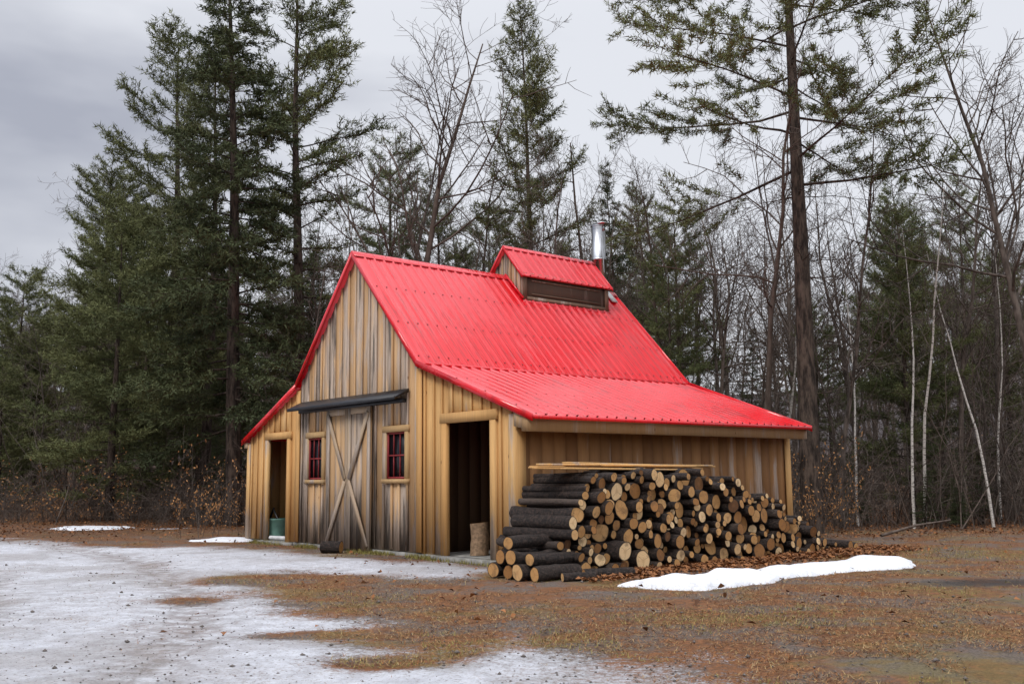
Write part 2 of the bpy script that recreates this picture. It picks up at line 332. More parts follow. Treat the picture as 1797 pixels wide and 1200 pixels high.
boards(g,-W,XR-.07,lambda u:2.95 if u<W else ztop(u)-.05,.05,[],lambda u,d,z:(u,3.4+d,z),0,tb=18,extra=(W,));
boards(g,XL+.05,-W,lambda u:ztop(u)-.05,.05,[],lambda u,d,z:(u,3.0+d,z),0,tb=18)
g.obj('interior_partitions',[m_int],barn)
g=Geo();g.box(XL+.03,XR-.03,.03,L-.02,-.05,.055);g.box(2.5,4.33,-.17,.028,-.05,.065);g.box(-3.45,-2.2,-.12,.028,-.05,.05);g.box(-2.15,2.4,-.015,.028,-.05,.06);g.obj('concrete_slab',[m_conc],barn)
g=Geo()
def fr(x0,x1,z0,z1,w,y0,y1,top=True,bot=True,m=0,ext=0):
    g.box(x0-w,x0,y0,y1,z0-(w if bot else 0),z1,m,random.random());g.box(x1,x1+w,y0,y1,z0-(w if bot else 0),z1,m,random.random())
    if top: g.box(x0-w-ext,x1+w+ext,y0-.006,y1,z1+.001,z1+w*1.15,m,random.random())
    if bot: g.box(x0-w-ext,x1+w+ext,y0-.02,y1,z0-w*.75,z0-.0015,m,random.random())
fr(2.72,3.78,.065,2.05,.13,-.042,.03,True,False,0,.03)
fr(-3.235,-2.433,.05,2.0,.115,-.042,.03,True,False,0,.02)
g.box(XR-.14,XR+.02,-.046,-.0275,.05,ztop(XR)-.12,0,.8);g.box(XR+.0215,XR+.04,-.04,.13,.05,ztop(XR)-.16,0,.4)
g.box(XL-.02,XL+.12,-.046,-.0275,.05,ztop(XL)-.12,0,.7);g.box(XR+.02,XR+.04,L-.13,L+.03,.05,ztop(XR)-.16,0,.6)
g.box(1.93,2.07,-.046,-.0275,.08,T-.12,0,.2);g.box(-2.07,-1.93,-.046,-.0275,.08,T1-.12,0,.3)
g.obj('door_and_corner_trim',[m_fresh],barn)
g=Geo()
for (x0,x1,z0,z1) in wl: fr(x0,x1,z0,z1,.09,-.04,.03,True,True,0,.01)
g.obj('window_trim',[m_trim],barn)
g=Geo()
for (x0,x1,z0,z1) in wl:
    g.box(x0,x1,.018,.024,z0,z1,1)
    e_=.035
    for a,b,c_,d in ((x0,x0+e_,z0,z1),(x1-e_,x1,z0,z1),(x0+e_,x1-e_,z0,z0+e_),(x0+e_,x1-e_,z1-e_,z1)): g.box(a,b,-.012,.016,c_,d,0)
    zm=(z0+z1)/2;g.box(x0+e_,x1-e_,-.010,.016,zm-.012,zm+.012,0)
    for xx in (x0+(x1-x0)/3,x0+2*(x1-x0)/3): 
        g.box(xx-.007,xx+.007,-.006,.016,z0+e_,zm-.0125,0);g.box(xx-.007,xx+.007,-.006,.016,zm+.0125,z1-e_,0)
g.obj('windows',[m_redw,m_glass],barn)
g=Geo()
m_br=wood('brace_boards',(.40,.30,.21),(.50,.38,.25),grey=.6,bottom=.2)
for a,b,tb in ((-.80,-.085,1),(-.075,.64,2)):
    boards(g,a,b,lambda u:2.50,.03,[],front(-.075),0,sp=.18,bat=False,tb=tb,gap=.006)
    for p,q in ((a,a+.09),(b-.09,b)): g.box(p,q,-.102,-.082,.04,2.44,1,random.random())
    g.box(a+.09,b-.09,-.101,-.082,2.33,2.44,1,.3)
    xo,xi=(a+.05,b-.06) if a<-.5 else (b-.05,a+.06)
    g.beam((xo,-.112,2.34),(xi,-.112,1.22),.02,.09,(1,0,0),1,.6)
    g.beam((xo,-.114,.10),(xi,-.114,1.18),.02,.09,(1,0,0),1,.2)
g.obj('sliding_doors',[m_weath,m_br],barn)
g=Geo();g.hexa([(-1.92,-.30,2.50),(1.70,-.30,2.50),(1.70,-.03,2.60),(-1.92,-.03,2.60),(-1.92,-.30,2.525),(1.70,-.30,2.525),(1.70,-.03,2.66),(-1.92,-.03,2.66)],0)
g.box(-1.85,1.62,-.12,-.03,2.44,2.50,0);g.box(-1.92,1.70,-.318,-.302,2.47,2.53,0)
g.obj('door_rail_hood',[m_black],barn)
def slope(g,top,bot,y0,y1,th=.02,sp=.235,ph=0.):
    tx,tz=top;bx_,bz=bot;d=nrm([bx_-tx,0,bz-tz]);n=np.cross(d,[0,1,0]);n=n*(1 if n[2]>0 else -1)
    prof=[(y0,0.)]
    y=y0+ph
    while y<y1-.05:
        if y>y0+.03:
            prof+=[(y-.026,0),(y-.013,.026),(y+.013,.026),(y+.026,0)]
            for q in (.075,.155):
                if y+q<y1-.03: prof+=[(y+q-.012,0),(y+q,.007),(y+q+.012,0)]
        y+=sp
    prof.append((y1,0.));prof=sorted(prof)
    V=[]
    for (yy,h) in prof:
        for (x,z) in (top,bot): V.append(np.array([x,yy,z])+n*h)
    m=len(prof);F=[[2*i,2*i+1,2*i+3,2*i+2] for i in range(m-1)]
    g.add(V,F,0)
    P=[];
    for (x,z) in (top,bot):
        for yy in (y0,y1): P.append((np.array([x,yy,z])-n*.004,np.array([x,yy,z])-n*(th+.01)))
    g.hexa([P[0][1],P[1][1],P[3][1],P[2][1],P[0][0],P[1][0],P[3][0],P[2][0]],0)
def rake(g,a,b,y,s,h=.10):
    (x0,z0),(x1,z1)=a,b;e=.022
    ys=(y-s*.02,y)
    y0,y1=min(ys),max(ys)
    g.hexa([(x0,y0,z0-h),(x1,y0,z1-h),(x1,y1,z1-h),(x0,y1,z0-h),(x0,y0,z0+e),(x1,y0,z1+e),(x1,y1,z1+e),(x0,y1,z0+e)],0)
y0,y1=-OV,L+OV
g=Geo()
R=(0,H);TR=(W,T);TL=(-W,T1);ER=(W+Bb,E2);EL=(-W-A,E1)
k=lambda p,q,f:(p[0]+(q[0]-p[0])*f,p[1]+(q[1]-p[1])*f)
slope(g,R,k(R,TR,1.02),y0,y1,sp=.2);slope(g,R,k(R,TL,1.02),y0,y1,sp=.2)
dn=lambda p,z:(p[0],p[1]-z)
slope(g,dn(TR,.035),dn(ER,.0),y0,y1,ph=.03,sp=.2);slope(g,dn(TL,.035),EL,y0,y1,ph=.03,sp=.2)
for s,yy in ((1,y0-.001),(-1,y1+.001)):
    for a,b in ((R,TR),(R,TL),(dn(TR,.01),ER),(dn(TL,.01),EL)): rake(g,a,b,yy,s,.08)
for sx in (-1,1):
    tq=(sx*.10,H-.10*(1.056 if sx>0 else 1.095)+.03)
    g.hexa([(0,y0-.02,H+.028),(0,y1+.02,H+.028),(tq[0],y1+.02,tq[1]),(tq[0],y0-.02,tq[1]),(0,y0-.02,H+.036),(0,y1+.02,H+.036),(tq[0],y1+.02,tq[1]+.008),(tq[0],y0-.02,tq[1]+.008)],0)
g.hexa([(W-.02,y0,T-.005),(W+.12,y0,T-.07),(W+.12,y1,T-.07),(W-.02,y1,T-.005),(W-.02,y0,T+.0),(W+.12,y0,T-.045),(W+.12,y1,T-.045),(W-.02,y1,T+.0)],0)
g.box(W+Bb-.012,W+Bb+.008,y0,y1,E2-.05,E2+.004,0);g.box(-W-A-.008,-W-A+.012,y0,y1,E1-.06,E1+.004,0)
g.obj('red_metal_roof',[m_red],barn)
g=Geo()
for xx in (2.22,2.9,3.6,4.3,4.72):
    yv=y0+.13
    while yv<y1-.05:
        z=T-.035-(xx-W)*(T-.035-E2)/Bb;g.box(xx-.009,xx+.009,yv-.009,yv+.009,z+.001,z+.012,0);yv+=.2
for f in (.33,.66,.96):
    yv=y0+.1
    while yv<y1-.05:
        xx=W*f;z=H-(H-T)*f;g.box(xx-.008,xx+.012,yv-.009,yv+.009,z-.002,z+.016,0);yv+=.2
g.obj('roof_screws',[plain('screw_red',(.28,.01,.015),.4)],barn)
g=Geo();g.box(4.56,4.70,-.10,L+.1,E2-.21,E2+.0,0,.4)
g.hexa([(XR+.04,-.09,E2-.13),(4.56,-.09,E2-.17),(4.56,-.05,E2-.17),(XR+.04,-.05,E2-.13),(XR+.04,-.09,E2+.10),(4.56,-.09,E2+.025),(4.56,-.05,E2+.025),(XR+.04,-.05,E2+.10)],0,.7)
for i_ in range(8):
    yy=.5+i_*.82;g.hexa([(XR,yy-.02,E2+.0),(4.56,yy-.02,E2-.05),(4.56,yy+.02,E2-.05),(XR,yy+.02,E2+.0),(XR,yy-.02,E2+.12),(4.56,yy-.02,E2+.04),(4.56,yy+.02,E2+.04),(XR,yy+.02,E2+.12)],0,.2)
g.box(-W-A+.06,-W-A+.16,-.08,L+.05,E1-.14,E1-.03,0,.6)
g.obj('eave_beams',[wood('eave_boards',(.42,.26,.13),(.5,.33,.17),grey=.45,dstreak=.05)],barn)
c0,c1=3.43,5.84;CH=5.80;CW=.58;CE=5.135;bw=.50
g=Geo()
cz=lambda x:CH-abs(x)*(CH-CE)/CW
def cbo(u): return cz(u)+.02
boards(g,-bw,bw,cbo,0,[],front(c0+.03),0,sp=.14,bat=True,extra=(0.,),tb=3)
boards(g,-bw,bw,cbo,4.4,[],lambda u,d,z:(u,c1-.03-d,z),0,sp=.14,extra=(0.,),tb=3)
for V in g.V: V[:,2]=np.maximum(V[:,2],4.55)
g.obj('cupola_gable_walls',[wood('cupola_boards',(.46,.30,.16),(.62,.42,.24),grey=.6,gable=.08,dstreak=.08)],barn)
g=Geo();zb=H-bw*1.056
g.box(bw-.03,bw-.002,c0+.06,c1-.06,zb-.05,cz(bw)-.02,0,.3);g.box(-bw+.002,-bw+.03,c0+.06,c1-.06,zb-.05,cz(bw)-.02,0,.3)
for sx in (1,-1):
    xa,xb=(bw,bw+.025) if sx>0 else (-bw-.025,-bw)
    g.box(xa,xb,c0+.02,c0+.12,zb-.03,cz(bw)-.02,1,.2);g.box(xa,xb,c1-.12,c1-.02,zb-.03,cz(bw)-.02,1,.8)
    g.box(xa,xb,c0+.12,c1-.12,zb-.0,zb+.07,1,.5);g.box(xa,xb,c0+.12,c1-.12,cz(bw)-.10,cz(bw)-.02,1,.9)
    g.box(xa,xb-.012 if sx>0 else xb,c0+.25,c1-.25,zb+.12,zb+.145,1,.1);g.box(xa,xb-.012 if sx>0 else xb,c0+.25,c1-.25,cz(bw)-.175,cz(bw)-.15,1,.5)
g.obj('cupola_vent_panels',[m_dark,wood('dark_frame',(.15,.10,.07),(.24,.16,.11),grey=.35,knots=False)],barn)
g=Geo();q=(0,CH)
for sx in (1,-1): 
    slope(g,q,(sx*CW,CE),c0-.05,c1+.05,sp=.2)
    for s,yy in ((1,c0-.051),(-1,c1+.051)): rake(g,q,(sx*CW,CE),yy,s,.05)
    g.hexa([(0,c0-.06,CH+.026),(0,c1+.06,CH+.026),(sx*.07,c1+.06,CH-.05),(sx*.07,c0-.06,CH-.05),(0,c0-.06,CH+.034),(0,c1+.06,CH+.034),(sx*.07,c1+.06,CH-.042),(sx*.07,c0-.06,CH-.042)],0)
    g.box(min(sx*bw,sx*(bw+.06)),max(sx*bw,sx*(bw+.06)),c0,c1,zb-.09,zb-.02,0)
g.beam((.0,c0+.0,H+.05),(bw+.03,c0+.0,zb+.03),.04,.04,(0,0,1),0)
g.obj('cupola_roof',[m_red],barn)
g=Geo()
cx,cy=-.08,6.17
g.tube([(cx,cy,4.9),(cx,cy,5.9),(cx,cy,5.905),(cx,cy,5.94),(cx,cy,5.945),(cx,cy,6.68)],[.15,.15,.165,.165,.15,.15],24,0,cap=True)
g.tube([(cx,cy,6.66),(cx,cy,6.69)],[.17,.17],24,0,cap=True)
g.tube([(cx,cy,6.60),(cx,cy,6.62)],[.16,.16],24,0)
g.box(cx-.02,cx+.27,cy-.14,cy+.14,6.695,6.715,0);g.box(cx+.16,cx+.18,cy-.02,cy+.02,6.55,6.70,0)
g.tube([(cx+.16,cy-.05,6.5),(cx+.2,cy-.05,5.6)],[.008,.008],6,0)
g.beam((.03,6.25,H+.02),(.3,6.25,H-.25),.16,.03,(0,0,1),1)
g.obj('chimney',[m_steel,plain('flashing',(.65,.65,.65),.5)],barn,smooth=False)
# ------------------------------------------------------------------ logs
t=NT('log_bark');co=t.co((1,1,1));n=t.noise(co,26,6,.75);tn=t.attr('tone');c=t.mix(t.ss(n,.42,.68),(.016,.011,.009),(.085,.055,.042));c=t.mix(t.ss(tn,.82,1,0,.4),c,(.2,.15,.12));t.bump(n,1.0,.06);bark=t.fin(c,.65,.35)
t=NT('log_end');uvn=t.n('ShaderNodeUVMap');ln=t.n('ShaderNodeVectorMath',operation='LENGTH');t.l(uvn.outputs[0],ln.inputs[0]);rad=ln.outputs['Value'];tn=t.attr('tone')
nn=t.noise(t.co(),12,4,.6);rr=t.math('ADD',rad,t.math('MULTIPLY',nn,.25));wv=t.math('SINE',t.math('MULTIPLY',rr,42.))
r=t.n('ShaderNodeValToRGB');t.l(tn,r.inputs[0]);e=r.color_ramp.elements;e[0].color=(.13,.06,.025,1);e[1].color=(.78,.56,.31,1);q=e.new(.3);q.color=(.33,.155,.05,1);q=e.new(.7);q.color=(.58,.33,.13,1)
c=t.mix(t.ss(wv,-1,1,0,.38),r.outputs[0],t.mix(.5,r.outputs[0],(.12,.05,.02)))
c=t.mix(t.ss(rr,.15,.55,.35,.0),c,(.34,.16,.06));c=t.mix(t.ss(t.noise(t.co(),7,4),.52,.72,0,.6),c,(.12,.07,.04))
sx_=t.n('ShaderNodeSeparateXYZ');t.l(uvn.outputs[0],sx_.inputs[0]);ang=t.math('ARCTAN2',sx_.outputs[1],sx_.outputs[0])
cr_=t.math('ABSOLUTE',t.math('SINE',t.math('ADD',t.math('MULTIPLY',ang,1.5),t.math('ADD',t.math('MULTIPLY',tn,40.),t.math('MULTIPLY',nn,1.2)))))
c=t.mix(t.math('MULTIPLY',t.ss(cr_,.02,.09,.7,0),t.ss(rad,.6,.9,1,0)),c,(.07,.035,.02))
c=t.mix(t.ss(rad,.84,.95),c,(.02,.013,.01));logend=t.fin(c,.75,.25)
def log(g,a,b,r,n=14,tone=None):
    a=np.array(a,float);b=np.array(b,float);d=nrm(b-a);ref=np.array([0,0,1.]) if abs(d[2])<.9 else np.array([1.,0,0]);A_=nrm(np.cross(d,ref));B_=np.cross(d,A_)
    an=np.arange(n)*2*math.pi/n;rv=r*(1+.07*np.sin(2*an+random.random()*6)+.035*rng.normal(0,1,n).clip(-1.5,1.5));tone=random.random() if tone is None else tone
    k=7;P=[]
    bow=rng.normal(0,r*.2,2);cut=rng.normal(0,.11,2)
    for i in range(k):
        f=i/(k-1);c_=a+(b-a)*f+(A_*bow[0]+B_*bow[1])*math.sin(f*math.pi);rj=rv*(1+.05*rng.normal(0,1,n)) if 0<i<k-1 else rv
        ring=c_+rj[:,None]*(np.cos(an)[:,None]*A_+np.sin(an)[:,None]*B_)
        if i==k-1: ring=ring+d*(rj*(np.cos(an)*cut[0]+np.sin(an)*cut[1]))[:,None]
        P.append(ring)
    i=np.arange(k-1)[:,None]*n;j=np.arange(n)[None,:];j2=(j+1)%n
    g.add(np.vstack(P),np.stack([i+j,i+j2,i+n+j2,i+n+j],-1).reshape(-1,4),0,tone)
    for ring,c_ in ((P[0],a),(P[-1],b)):
        rot=random.random()*6.28
        V=np.vstack([ring,c_[None]]);uv=np.vstack([np.stack([np.cos(an+rot),np.sin(an+rot)],-1),[[0.001,0]]])
        g.add(V,[[q,(q+1)%n,n] for q in range(n)],1,min(1,max(0,random.gauss(.58,.27))),uv)
py_=np.array([-.62,-.5,-.3,0,.5,1.2,2.3,2.9,3.6,4.3,4.9,5.4]);pz_=np.array([.3,.6,.95,1.16,1.27,1.27,1.25,1.12,.92,.62,.34,.1])
prof=lambda y:np.interp(y,py_,pz_,left=0,right=0)+.05*math.sin(y*7)
logs=[]
def rest(y,r):
    z=r
    for (yy,zz,r2) in logs:
        dd=abs(y-yy)
        if dd<r+r2: z=max(z,zz+math.sqrt((r+r2)**2-dd*dd))
    return z
fails=0
while fails<300 and len(logs)<460:
    cl=math.sin(len(logs)*.17)
    r=random.choice([random.uniform(.034,.055),random.uniform(.05,.085),random.uniform(.07,.13) if cl>-.3 else random.uniform(.04,.07)]);best=None
    for _ in range(26):
        y=random.uniform(-.62,5.3);z=rest(y,r)
        if z+r<=prof(y)+.03 and (best is None or z<best[1]): best=(y,z)
    if best is None: fails+=1
    else: logs.append((best[0],best[1],r))
g=Geo()
for (y,z,r) in logs:
    e_=5.95+random.uniform(-.15,.12)-.12*z;l=random.uniform(1.0,1.3);sk=random.uniform(-.09,.09)
    log(g,(e_-l,y+sk,z),(e_,y,z),r*1.0)
for (y,z,r) in [(5.5,.08,.08),(5.65,.06,.06)]: log(g,(4.9,y,z),(6.05,y+.06,z),r)
for (x,z,r,yo) in ((5.3,.10,.10,0),(5.55,.09,.09,.03),(5.78,.10,.10,-.02),(6.0,.085,.085,.06),(5.4,.26,.09,.03),(5.66,.27,.10,-.02),(5.88,.25,.08,.09),(5.52,.43,.085,.06)):
    log(g,(x,-1.22+yo,z),(x+random.uniform(-.05,.05),-.52+yo,z+random.uniform(-.01,.01)),r)
log(g,(6.15,-.5,.06),(6.4,.1,.06),.06);log(g,(6.2,-.9,.05),(6.35,-.5,.05),.05)
pile=empty('firewood_pile',(-2.7416,17.2359,0),-.8707);g.obj('stacked_logs',[bark,logend],pile,smooth=False)
g=Geo()
for i_,(x,z,ya,yb_,sk) in enumerate(((5.15,1.345,-.45,2.6,.1),(5.35,1.335,-.55,2.2,-.08),(5.0,1.36,-.3,3.1,.04),(5.25,1.385,-.4,2.9,.14),(5.5,1.33,-.2,2.4,.05),(5.1,1.41,.2,2.5,-.05),(5.45,1.37,.6,3.0,-.1))):
    g.beam((x,ya,z),(x+sk,yb_,z-.02-.01*(i_%3)),.11+.05*random.random(),.024,(0,0,1),0,random.random())
g.obj('loose_planks',[m_fresh],pile)
def top(name,fn_,mats):
    e=empty(name,(-2.7416,17.2359,0),-.8707);g=Geo();fn_(g);g.obj(name+'_body',mats,e);return e
top('chopping_block',lambda g:log(g,(2.94,.42,.06),(2.93,.43,.54),.15,18,.9),[plain('pale_bark',(.34,.22,.13),.8,.5,20,bump=.5),logend])
top('log',lambda g:log(g,(.02,-.62,.10),(.30,-.42,.10),.10,16,.6),[bark,logend])
def tub(g):
    x,y=-3.36,.26
    g.tube([(x,y,.06),(x,y,.42),(x,y,.43),(x,y,.46)],[.17,.20,.22,.22],20,0)
    g.tube([(x,y,.37),(x,y,.375)],[.01,.19],20,1)
    g.tube([(x+.15,y-.05,.42),(x+.05,y-.1,.62),(x-.15,y,.66),(x-.3,y-.02,.42),(x-.32,y-.1,.1)],[.02]*5,8,1)
    g.tube([(-3.2,.04,.10),(-2.5,.2,.10)],[.04,.04],12,2,cap=True)
top('utility_tub',tub,[plain('green_plastic',(.20,.38,.31),.5),plain('black_hose',(.02,.02,.02),.4),plain('pvc_pipe',(.7,.7,.7),.4)])
# ------------------------------------------------------------------ trees
t=NT('bare_bark');n=t.noise(t.co((1,1,.3)),9,4,.6);oi=t.n('ShaderNodeObjectInfo');c=t.mix(t.ss(n,.35,.65),(.06,.05,.043),(.17,.14,.12));c=t.mix(t.math('MULTIPLY',oi.outputs['Random'],.6),c,(.10,.07,.055));m_bark=t.fin(c,.9,.15)
t=NT('pine_bark');n=t.noise(t.co((1,1,.25)),12,5,.65);c=t.mix(t.ss(n,.35,.65),(.026,.02,.017),(.11,.082,.065));t.bump(n,.9,.05);m_pbark=t.fin(c,.9,.15)
t=NT('birch_bark');n=t.noise(t.co((2,2,9)),3,4,.7);c=t.mix(t.ss(n,.52,.64),(.62,.58,.53),(.08,.07,.06));m_birch=t.fin(c,.7,.3)
def needle(name,a,b,c3):
    t=NT(name);tn=t.attr('tone');oi=t.n('ShaderNodeObjectInfo');c=t.mix(tn,a,b);c=t.mix(t.math('MULTIPLY',oi.outputs['Random'],.45),c,c3)
    return t.fin(c,.75,.15)
m_pine=needle('pine_needles',(.052,.070,.030),(.20,.215,.09),(.14,.135,.06))
m_spr=needle('spruce_needles',(.030,.043,.021),(.105,.12,.05),(.055,.065,.033))
m_beech=needle('beech_leaves',(.28,.13,.045),(.46,.25,.11),(.3,.15,.06))
def wander(p,d,L,k,w,up=0.):
    P=[p];d=nrm(d)
    for i in range(k):
        d=nrm(d+rng.normal(0,w,3)+np.array([0,0,up]));P.append(P[-1]+d*L/k)
    return np.array(P),d
def bare(h,r0,nl=26,n2=7,n3=5,lean=(0,0),cb=.35,spread=.32,wig=.05):
    g=Geo();P,_=wander(np.zeros(3),[lean[0],lean[1],1],h,9,wig,.03);R=r0*(1-np.linspace(0,1,10)*.9)**.9;P[0,2]-=.3
    g.tube(P,R,8,0)
    def at(P,f): x=f*(len(P)-1);i=min(int(x),len(P)-2);return P[i]+(P[i+1]-P[i])*(x-i),nrm(P[i+1]-P[i])
    def kids(P,L,r,n,lv):
        for j in range(n):
            f=cb+(1-cb)*((j+rng.random())/n) if lv==0 else .2+.8*(j+rng.random())/n
            p,d=at(P,min(f,.99));an=rng.uniform(0,6.28);s=nrm(np.cross(d,[math.cos(an),math.sin(an),.1]));
            q=d*rng.uniform(.35,1.0)+s*rng.uniform(.6,1.0)
            l=(L*spread*(1.25-.75*f)*rng.uniform(.6,1.2)) if lv==0 else L*rng.uniform(.3,.6)*(1.2-.5*f)
            rr=max((r*(1-f*.85)*.5) if lv==0 else r*.5,.0055)
            k=(6,4,3)[lv];C,_=wander(p,q,l,k,.17 if lv else .14,.06);g.tube(C,np.linspace(rr,max(rr*.35,.0035),k+1),(5,4,3)[lv],0)
            if lv<2: kids(C,l,rr,(n2,n3)[lv],lv+1)
    kids(P,h,r0,nl,0);return g
def conifer(h,r0,R,cb,nb,shape,droop,curl,sub,tl,tn_,tw,kind,lean=(0,0),clump=0.,nkeep=1.,elev0=.1,elev1=.6,dead=0,subang=1.0):
    g=Geo();P,_=wander(np.zeros(3),[lean[0],lean[1],1],h,12,.012,.0);Rr=r0*(1-np.linspace(0,1,13)*.95);P[0,2]-=.3
    g.tube(P,Rr,10,0);pos=[];dr=[];tn=[]
    for j in range(nb):
        f=cb+(1-cb)*((j+rng.random())/nb)**.92;x=f*12;i=min(int(x),11);p=P[i]+(P[i+1]-P[i])*(x-i)
        u=(f-cb)/(1-cb);l=R*shape(u)*rng.uniform(.5,1.25)+.12;an=j*2.4+rng.normal(0,.5)
        el=elev0+(elev1-elev0)*u+rng.normal(0,.12)
        d=np.array([math.cos(an)*math.cos(el),math.sin(an)*math.cos(el),math.sin(el)])
        k=6;C=[p];dd=d.copy()
        for q in range(k):
            dd=nrm(dd+np.array([0,0,-droop if q<k*.55 else curl])+rng.normal(0,.06,3));C.append(C[-1]+dd*l/k)
        C=np.array(C);g.tube(C,np.linspace(max(.012,r0*.16*(1-u*.7)),.005,k+1),4,0)
        tb=rng.random()*.5
        ns=max(4,int(l*sub))
        for q in range(ns):
            ff=.22+.78*(q+rng.random()*.5)/ns;x=ff*k;ii=min(int(x),k-1);pp=C[ii]+(C[ii+1]-C[ii])*(x-ii);dl=nrm(C[ii+1]-C[ii])
            sd=nrm(np.cross(dl,[0,0,1.]))*(1 if q%2 else -1)
            sdv=nrm(dl*rng.uniform(.5,1.1)+sd*subang*rng.uniform(.5,1.)+np.array([0,0,rng.normal(.14,.32)]))
            sl=l*(.42-.28*ff)*rng.uniform(.6,1.2)+.14
            D,_=wander(pp,sdv,sl,3,.08,.05 if kind=='pine' else -.06);g.tube(D,[.006,.005,.004,.003],3,0)
            if rng.random()>nkeep: continue
            m=max(2,int(sl/tl*1.7));fs=np.linspace(clump,1,m)+rng.normal(0,.03,m)
            for w_ in fs:
                x=min(max(w_,0),.999)*3;a=int(x);pos.append(D[a]+(D[a+1]-D[a])*(x-a));dr.append(nrm(D[a+1]-D[a]));tn.append(tb+rng.random()*.5)
        m=int(l/tl);
        for w_ in np.linspace(.55,1,max(m//2,2)):
            x=min(w_,.999)*k;a=int(x);pos.append(C[a]+(C[a+1]-C[a])*(x-a));dr.append(nrm(C[a+1]-C[a]));tn.append(tb+rng.random()*.5)
    for j in range(dead):
        f=rng.uniform(.12,cb+.1);x=f*12;i=int(x);p=P[i];an=rng.uniform(0,6.28);l=rng.uniform(.4,1.)*R*.5
        C,_=wander(p,[math.cos(an),math.sin(an),.05],l,5,.12,-.02);g.tube(C,np.linspace(.014,.004,6),3,0)
        for q in range(4):
            D,_=wander(C[1+q],[math.cos(an+rng.normal(0,.8)),math.sin(an+rng.normal(0,.8)),.1],l*.35,2,.15);g.tube(D,[.006,.005,.003],3,0)
    pos=np.array(pos);dr=np.array(dr);tn=np.array(tn);n=len(pos);K=tn_
    pos=np.repeat(pos,K,0)+rng.normal(0,.035,(n*K,3));dr=np.repeat(dr,K,0);tt=np.repeat(tn,K)
    rd=nrm(rng.normal(0,1,(n*K,3)));d=nrm(dr*(.7 if kind=='pine' else .9)+rd*.95+np.array([0,0,.15 if kind=='pine' else -.05]))
    ll=tl*rng.uniform(.7,1.3,n*K)[:,None];s=nrm(np.cross(d,rng.normal(0,1,(n*K,3))))*tw
    V=np.stack([pos-s,pos+s,pos+d*ll],1).reshape(-1,3);g.add(V,np.arange(3*n*K).reshape(-1,3),1,np.repeat(tt,3));return g
pineshape=lambda u:(min(1,.5+1.3*u)*(1-u)**.42*1.12)
sprshape=lambda u:(1-u)**.8
PM=[conifer(15,.20,2.8,.16,66,pineshape,.03,.17,8,.16,8,.014,'pine',dead=14,nkeep=.9,elev1=.75).mesh('pine_a',[m_pbark,m_pine]),
    conifer(15,.19,2.3,.36,50,pineshape,.03,.19,8,.16,8,.014,'pine',dead=26,nkeep=.85,elev1=.75).mesh('pine_b',[m_pbark,m_pine]),
    conifer(12,.17,3.0,.06,90,pineshape,.04,.16,8,.16,8,.015,'pine',nkeep=.9).mesh('pine_c',[m_pbark,m_pine]),
    conifer(15,.16,2.0,.34,62,pineshape,.03,.18,9,.16,8,.014,'pine',dead=10,nkeep=.95,elev0=.2,elev1=.9).mesh('pine_d',[m_bark,m_pine])]
SM=[conifer(15,.20,2.3,.14,150,sprshape,.07,.10,9,.13,8,.016,'spruce',elev0=-.1,elev1=.5,dead=10,nkeep=.9).mesh('spruce_a',[m_pbark,m_spr]),
    conifer(12,.15,1.6,.12,110,sprshape,.06,.08,9,.12,8,.015,'spruce',elev0=-.05,elev1=.5,nkeep=.9).mesh('spruce_b',[m_pbark,m_spr])]
BM=[bare(13,.12,24,6,5,spread=.34).mesh('bare_a',[m_bark]),bare(12,.10,20,7,5,cb=.45,wig=.07).mesh('bare_b',[m_bark]),bare(11,.08,22,6,5,cb=.3,spread=.26).mesh('bare_c',[m_bark]),bare(9,.05,20,5,4,cb=.2,spread=.25,wig=.08).mesh('bare_d',[m_bark])]
def birch():
    g=bare(10,.06,14,5,4,cb=.5,spread=.2,wig=.05);g.M[4][0][:]=1
    return g.mesh('birch',[m_bark,m_birch])
BI=[birch(),birch()]
def put(name,me,x,y,h=None,base=None,rz=None,parent=None,sxy=1.,tilt=(0,0)):
    o=bpy.data.objects.new(name,me);COL.objects.link(o);o.location=(x,y,float(gz(x,y)));s=(h/base) if h else 1
    o.scale=(s*sxy,s*sxy,s);o.rotation_euler=(tilt[0],tilt[1],rng.uniform(0,6.28) if rz is None else rz)
    if parent:o.parent=parent
    return o
pn='pine_tree';sn_='spruce_tree';bn='bare_tree'
put(pn,PM[2],-12.1,30,8.8,12,1.,sxy=1.2);put(pn,PM[0],-12.6,36,18.0,15,2.,sxy=1.05);put(pn,PM[0],-15.9,38,13.5,15,.3,sxy=1.1)
put(pn,PM[2],-20.8,41,9.5,12,sxy=1.1);put(pn,PM[2],-17.5,34,5,12,sxy=1.2)
put(sn_,SM[0],-7.55,27,17.4,15,.5,sxy=1.0);put(pn,PM[0],-9.9,32,16.0,15,2.5,sxy=.9)
put(pn,PM[1],-6.3,30,18.5,15,1.3,sxy=1.0);put(pn,PM[0],-4.6,37,14.0,15,3.3,sxy=1.0);put(pn,PM[1],-3.0,38,13,15,5)
put(pn,PM[3],.6,29,15.4,15,2.2,sxy=.95);put(pn,PM[0],-.9,40,12.0,15);put(pn,PM[2],2.3,43,11,12,sxy=.8)
put(sn_,SM[1],3.95,34,12,12,.8,sxy=.75);put(pn,PM[3],4.9,35,11.5,15,1.1,sxy=1.0)
put(pn,PM[3],15.4,38,13,15,.2,sxy=.95);put(pn,PM[1],18.3,40,13,15,2.8,sxy=.85);put(pn,PM[3],17.0,43,12.5,15,4)
put(sn_,SM[1],10.0,42,7,12)
